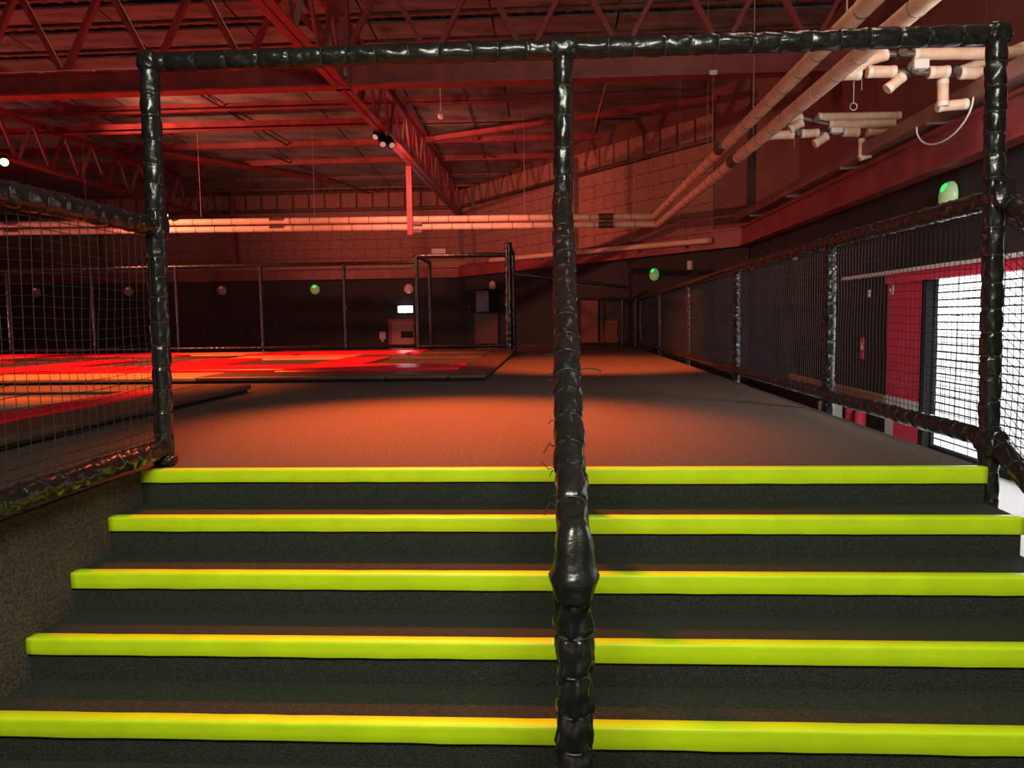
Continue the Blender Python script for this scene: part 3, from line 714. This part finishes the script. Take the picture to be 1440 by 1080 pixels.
dome(1058, 372, RP, RN, False, 'pale wall dome half hidden by the top rail of the deck fence', 'domes behind the deck fence rail', .13)
def wallbox(name, label, cat, px0, py0, px1, py1, p0, n, th, m, parent=None, off=.0):
    a, b = atp(px0, py0, V(p0)+n*(off+th/2), n), atp(px1, py1, V(p0)+n*(off+th/2), n); c = (a+b)/2
    x = n.cross(V((0, 0, 1))).normalized(); L = abs((b-a).dot(x)); H = abs(a.z-b.z)
    o = link(name, unit_box(m)); put(o, parent)
    o.matrix_basis = Matrix(((x.x*L, n.x*th, 0, c.x), (x.y*L, n.y*th, 0, c.y), (0, 0, H, c.z), (0, 0, 0, 1)))
    if label: tag(o, label, cat)
    return o
BP2 = BP+V((0, 0, 0))
em = thing('emergency_light', 'bright white emergency light box above the door in the back wall', 'sign light', atp(570, 435, BP, BN))
wallbox('housing', None, None, 559, 430, 581, 440, BP, BN, .06, 'white_plastic', em); wallbox('diffuser', None, None, 561, 431, 579.5, 438.5, BP, BN, .04, 'lamp_white', em, .06)
d1 = wallbox('door_1', None, None, 546, 449, 584, 500, BP, BN, .03, 'door_frame'); structure(d1)
d1['label'] = 'pink door in a dark red frame in the back wall'
wallbox('door_leaf', None, None, 551, 453, 582, 500, BP, BN, .03, 'door_pink', d1, .03)
wallbox('vision_panel', None, None, 564, 466, 581, 475, BP, BN, .01, 'glass_dark', d1, .06)
cp = thing('wall_unit', 'small pale box with a short lever on the black wall beside the pink door', 'wall box', atp(538, 472, BP, BN))
wallbox('case', None, None, 534, 466.5, 542.5, 477, BP, BN, .12, 'dome_shell', cp); wallbox('lever', None, None, 536.5, 477, 540, 480.5, BP, BN, .06, 'dome_shell', cp)
wallbox('white_board', 'small pale board on the block wall above the red beam', 'board', 607, 350, 627, 361, BP, BN, .05, 'white_paint')
AP = CH0+CN*.04
sp = thing('loudspeaker', 'large black loudspeaker hung on the slanting wall below a pink dome', 'loudspeaker', atp(682, 424, AP, CN))
wallbox('cabinet', None, None, 668, 408, 689, 440, AP, CN, .4, 'black_metal', sp, .15); wallbox('wall_bracket', None, None, 676, 416, 681, 430, AP, CN, .16, 'black_metal', sp)
wallbox('grille', None, None, 669.5, 410, 687.5, 438, AP, CN, .015, 'coupling', sp, .55)
sp = thing('loudspeaker', 'narrow black column loudspeaker on the slanting wall beside the larger one', 'loudspeaker', atp(660, 422, AP, CN))
wallbox('cabinet', None, None, 654.5, 409, 664, 434, AP, CN, .2, 'black_metal', sp, .05); wallbox('wall_bracket', None, None, 657, 416, 661, 427, AP, CN, .06, 'black_metal', sp)
wallbox('indicator', None, None, 659.5, 430, 660.5, 431, AP, CN, .01, 'white_plastic', sp, .25)
for px0, px1, dn in ((668, 701, 2), (817, 842, 3)):
    d_ = structure(wallbox('door_%d' % dn, None, None, px0, 420 if dn == 3 else 441, px1, 500, AP, CN, .03, 'brown_door'))
    d_['label'] = 'brown door in the slanting wall'
    wallbox('door_edge', None, None, px1-.8, 420 if dn == 3 else 441, px1+1.2, 500, AP, CN, .04, 'black_metal', d_)
wallbox('notice_board', 'dull brown board on the dark slanting wall at the end of the deck', 'board', 845, 451, 869, 489, AP, CN, .03, 'brown_door')
wallbox('small_sensor', 'small pale sensor under the red beam on the slanting wall', 'sensor', 968, 367, 973, 379, AP, CN, .08, 'dome_shell')

# ------------------------------------------------------------------ right wall: red pier, shutter, fittings
def rbox(name, y0, y1, z0, z1, m, th, off=0, parent=None): return box(name, (XR-off-th, y0, z0), (XR-off, y1, z1), m, parent)
pier = thing('wall_pier', 'red painted pier with a white band beside the bright shutter', 'pier', (XR, 6.1, FZ))
rbox('pier_face', 5.68, 6.66, -.30, OZ, 'red_paint', .06, 0, pier); rbox('white_band', 5.68, 6.66, -.50, -.30, 'white_paint', .065, 0, pier)
rbox('pier_foot', 5.68, 6.40, FZ, -.50, 'red_paint', .06, 0, pier); rbox('white_edge', 6.40, 6.66, FZ, -.50, 'white_paint', .06, 0, pier)
q = at(1261, 402, 'x', XR)
for dy, dz, s1, s2 in ((0, .03, .10, .03), (0, -.10, .10, .03), (-.04, -.03, .03, .11), (.045, -.06, .03, .06)): rbox('white_mark', q.y+dy-s1/2, q.y+dy+s1/2, q.z+dz-s2/2, q.z+dz+s2/2, 'white_paint', .006, .06, pier)
lin = thing('lintel', 'red lintel with a white top edge over the shutter opening', 'lintel', (XR, 3.5, OZ))
rbox('lintel_face', .8, 6.66, OZ, OZ+.12, 'red_paint', .10, 0, lin); rbox('top_edge', .8, 8.2, OZ+.12, OZ+.165, 'white_paint', .12, 0, lin)
jamb = structure(rbox('door_jamb', 5.57, 5.68, FZ, OZ, 'black_metal', .07, 0)); jamb.name = 'trim_4'
sh = thing('roller_shutter', 'open link roller shutter with daylight behind it', 'shutter', (XR+.1, 3.3, FZ))
z = FZ+.10
while z < OZ-.02:
    bar('shutter_slat', (XR+.05, OY0+.02, z), (XR+.05, OY1-.05, z), .014, .019, 'grey_metal', sh); z += .088
y = OY0+.15
while y < OY1-.05:
    bar('link_bar', (XR+.05, y, FZ+.08), (XR+.05, y, OZ), .007, .007, 'grey_metal', sh); y += .30
bar('bottom_bar', (XR+.05, OY0, FZ+.045), (XR+.05, OY1-.02, FZ+.045), .06, .09, 'black_metal', sh)
bar('guide_rail', (XR+.05, OY1-.02, FZ), (XR+.05, OY1-.02, OZ), .04, .04, 'black_metal', sh)
# outside
structure(box('ground_outside', (XR+.3, -40, FZ-.12), (60, 60, FZ-.02), 'concrete'))
ob = thing('building', 'pale building seen through the shutter', 'building', (26, 10, FZ))
box('wall', (24, -22, FZ), (30, 34, 4.2), 'render_pale', ob); box('roof_edge', (23.8, -22.2, 4.2), (30, 34.2, 4.5), 'wood', ob)
# bench/board along wall
pk = tag(bevel_box('wooden_rail_board', (XR-.07, 6.7, -.47), (XR, 11.0, -.31), 'wood', None, .01), 'brown wooden board fixed low along the black right wall', 'board')
q = at(1213, 490, 'x', XR); sg = thing('wall_sign', 'small red sign on the black right wall left of the red pier', 'sign', q)
rbox('plate', q.y-.06, q.y+.06, q.z-.16, q.z+.16, 'red_paint', .012, 0, sg); rbox('pictogram', q.y-.03, q.y+.03, q.z-.02, q.z+.09, 'white_paint', .004, .012, sg)
q = at(1223, 413, 'x', XR); tag(rbox('white_tag', q.y-.035, q.y+.035, q.z-.05, q.z+.05, 'white_paint', .02), 'tiny white tag high on the black right wall', 'tag')
def extinguisher(px, label, h, dr):
    q = at(px, 600, 'x', XR-.25); t = thing('fire_extinguisher', label, 'extinguisher', (XR-.25, q.y, FZ))
    tube('cylinder', [(XR-.25, q.y, FZ), (XR-.25, q.y, FZ+.02), (XR-.25, q.y, FZ+h), (XR-.25, q.y, FZ+h+.05)], dr, 'red_paint', t, 14)
    tube('valve_head', [(XR-.25, q.y, FZ+h+.05), (XR-.25, q.y, FZ+h+.12)], dr*.35, 'black_metal', t, 8)
    bar('handle', (XR-.25, q.y, FZ+h+.12), (XR-.40, q.y-.02, FZ+h+.15), .03, .02, 'black_metal', t)
    tube('hose', [(XR-.25-dr*.3, q.y, FZ+h+.09), (XR-.25-dr*1.4, q.y-.03, FZ+h), (XR-.25-dr*1.2, q.y-.03, FZ+.15)], .012, 'black_metal', t, 6)
extinguisher(1193, 'slim red fire extinguisher on the floor under the wooden board', .30, .055)
extinguisher(1209, 'wider red fire extinguisher on the floor under the wooden board', .30, .08)
q = at(1164, 585, 'x', XR-.2); tag(bevel_box('white_box', (XR-.28, q.y-.22, FZ), (XR-.05, q.y+.22, FZ+.30), 'white_plastic', None, .01), 'white box on the floor against the black right wall', 'box')

# ------------------------------------------------------------------ lamps
st = at(540, 195, 'y', 12.2)
cl = thing('stage_light', 'cluster of black spotlights clamped under the central roof truss', 'spotlight', st)
bar('clamp', (-3.5, 12.2, ZC+.02), st+V((-.02, 0, .02)), .05, .05, 'black_metal', cl)
for dx, dz, tilt in ((-.12, .10, -.4), (-.02, -.05, .1), (.13, -.08, .5)):
    c = st+V((dx, 0, dz)); d = V((tilt, -.8, -.75)).normalized()
    h = tube('lamp_head', [c-d*.14, c-d*.12, c+d*.10, c+d*.13], .085, 'black_metal', cl, 14)
    tube('lens', [c+d*.128, c+d*.134], .062, 'lens_glass', h, 14); bar('yoke', c+V((-.1, .0, .02)), c+V((-.02, 0, .2)), .02, .02, 'black_metal', cl)
ol = at(6, 228, 'y', 13.2)
lo = thing('stage_light', 'orange glowing spotlight under the outer roof truss', 'spotlight', ol)
d = V((.55, -.75, -.35)).normalized()
h = tube('lamp_head', [ol-d*.28, ol-d*.24, ol-d*.02, ol], .11, 'black_metal', lo, 14); tube('lens', [ol, ol+d*.01], .09, 'lamp_warm', h, 14)
bar('clamp', ol-d*.14, (-12.8, ol.y+.1, ZC+.02), .04, .04, 'black_metal', lo)
sl_ = at(232, 303, 'y', 15.7); s2 = thing('stage_light', 'small bright yellow spotlight just above the lagged pipes', 'spotlight', sl_)
h = tube('lamp_head', [sl_+V((0, .2, .04)), sl_+V((0, .02, 0))], .09, 'black_metal', s2, 12); tube('lens', [sl_+V((0, .02, 0)), sl_], .075, 'lamp_warm', h, 12)
bar('bracket', sl_+V((0, .2, .02)), sl_+V((0, .3, -.1)), .05, .05, 'black_metal', s2)
cq = at(620, 163, 'z', 5.6); ds = thing('ceiling_camera', 'small white dome hanging under the roof right of the central truss', 'dome', cq)
wrap('dome', cq, .07, .07, .07, ds, 3, 'white_plastic'); tube('stem', [cq, V((cq.x, cq.y, roofz(cq.y)-.1))], .015, 'white_plastic', ds, 6)
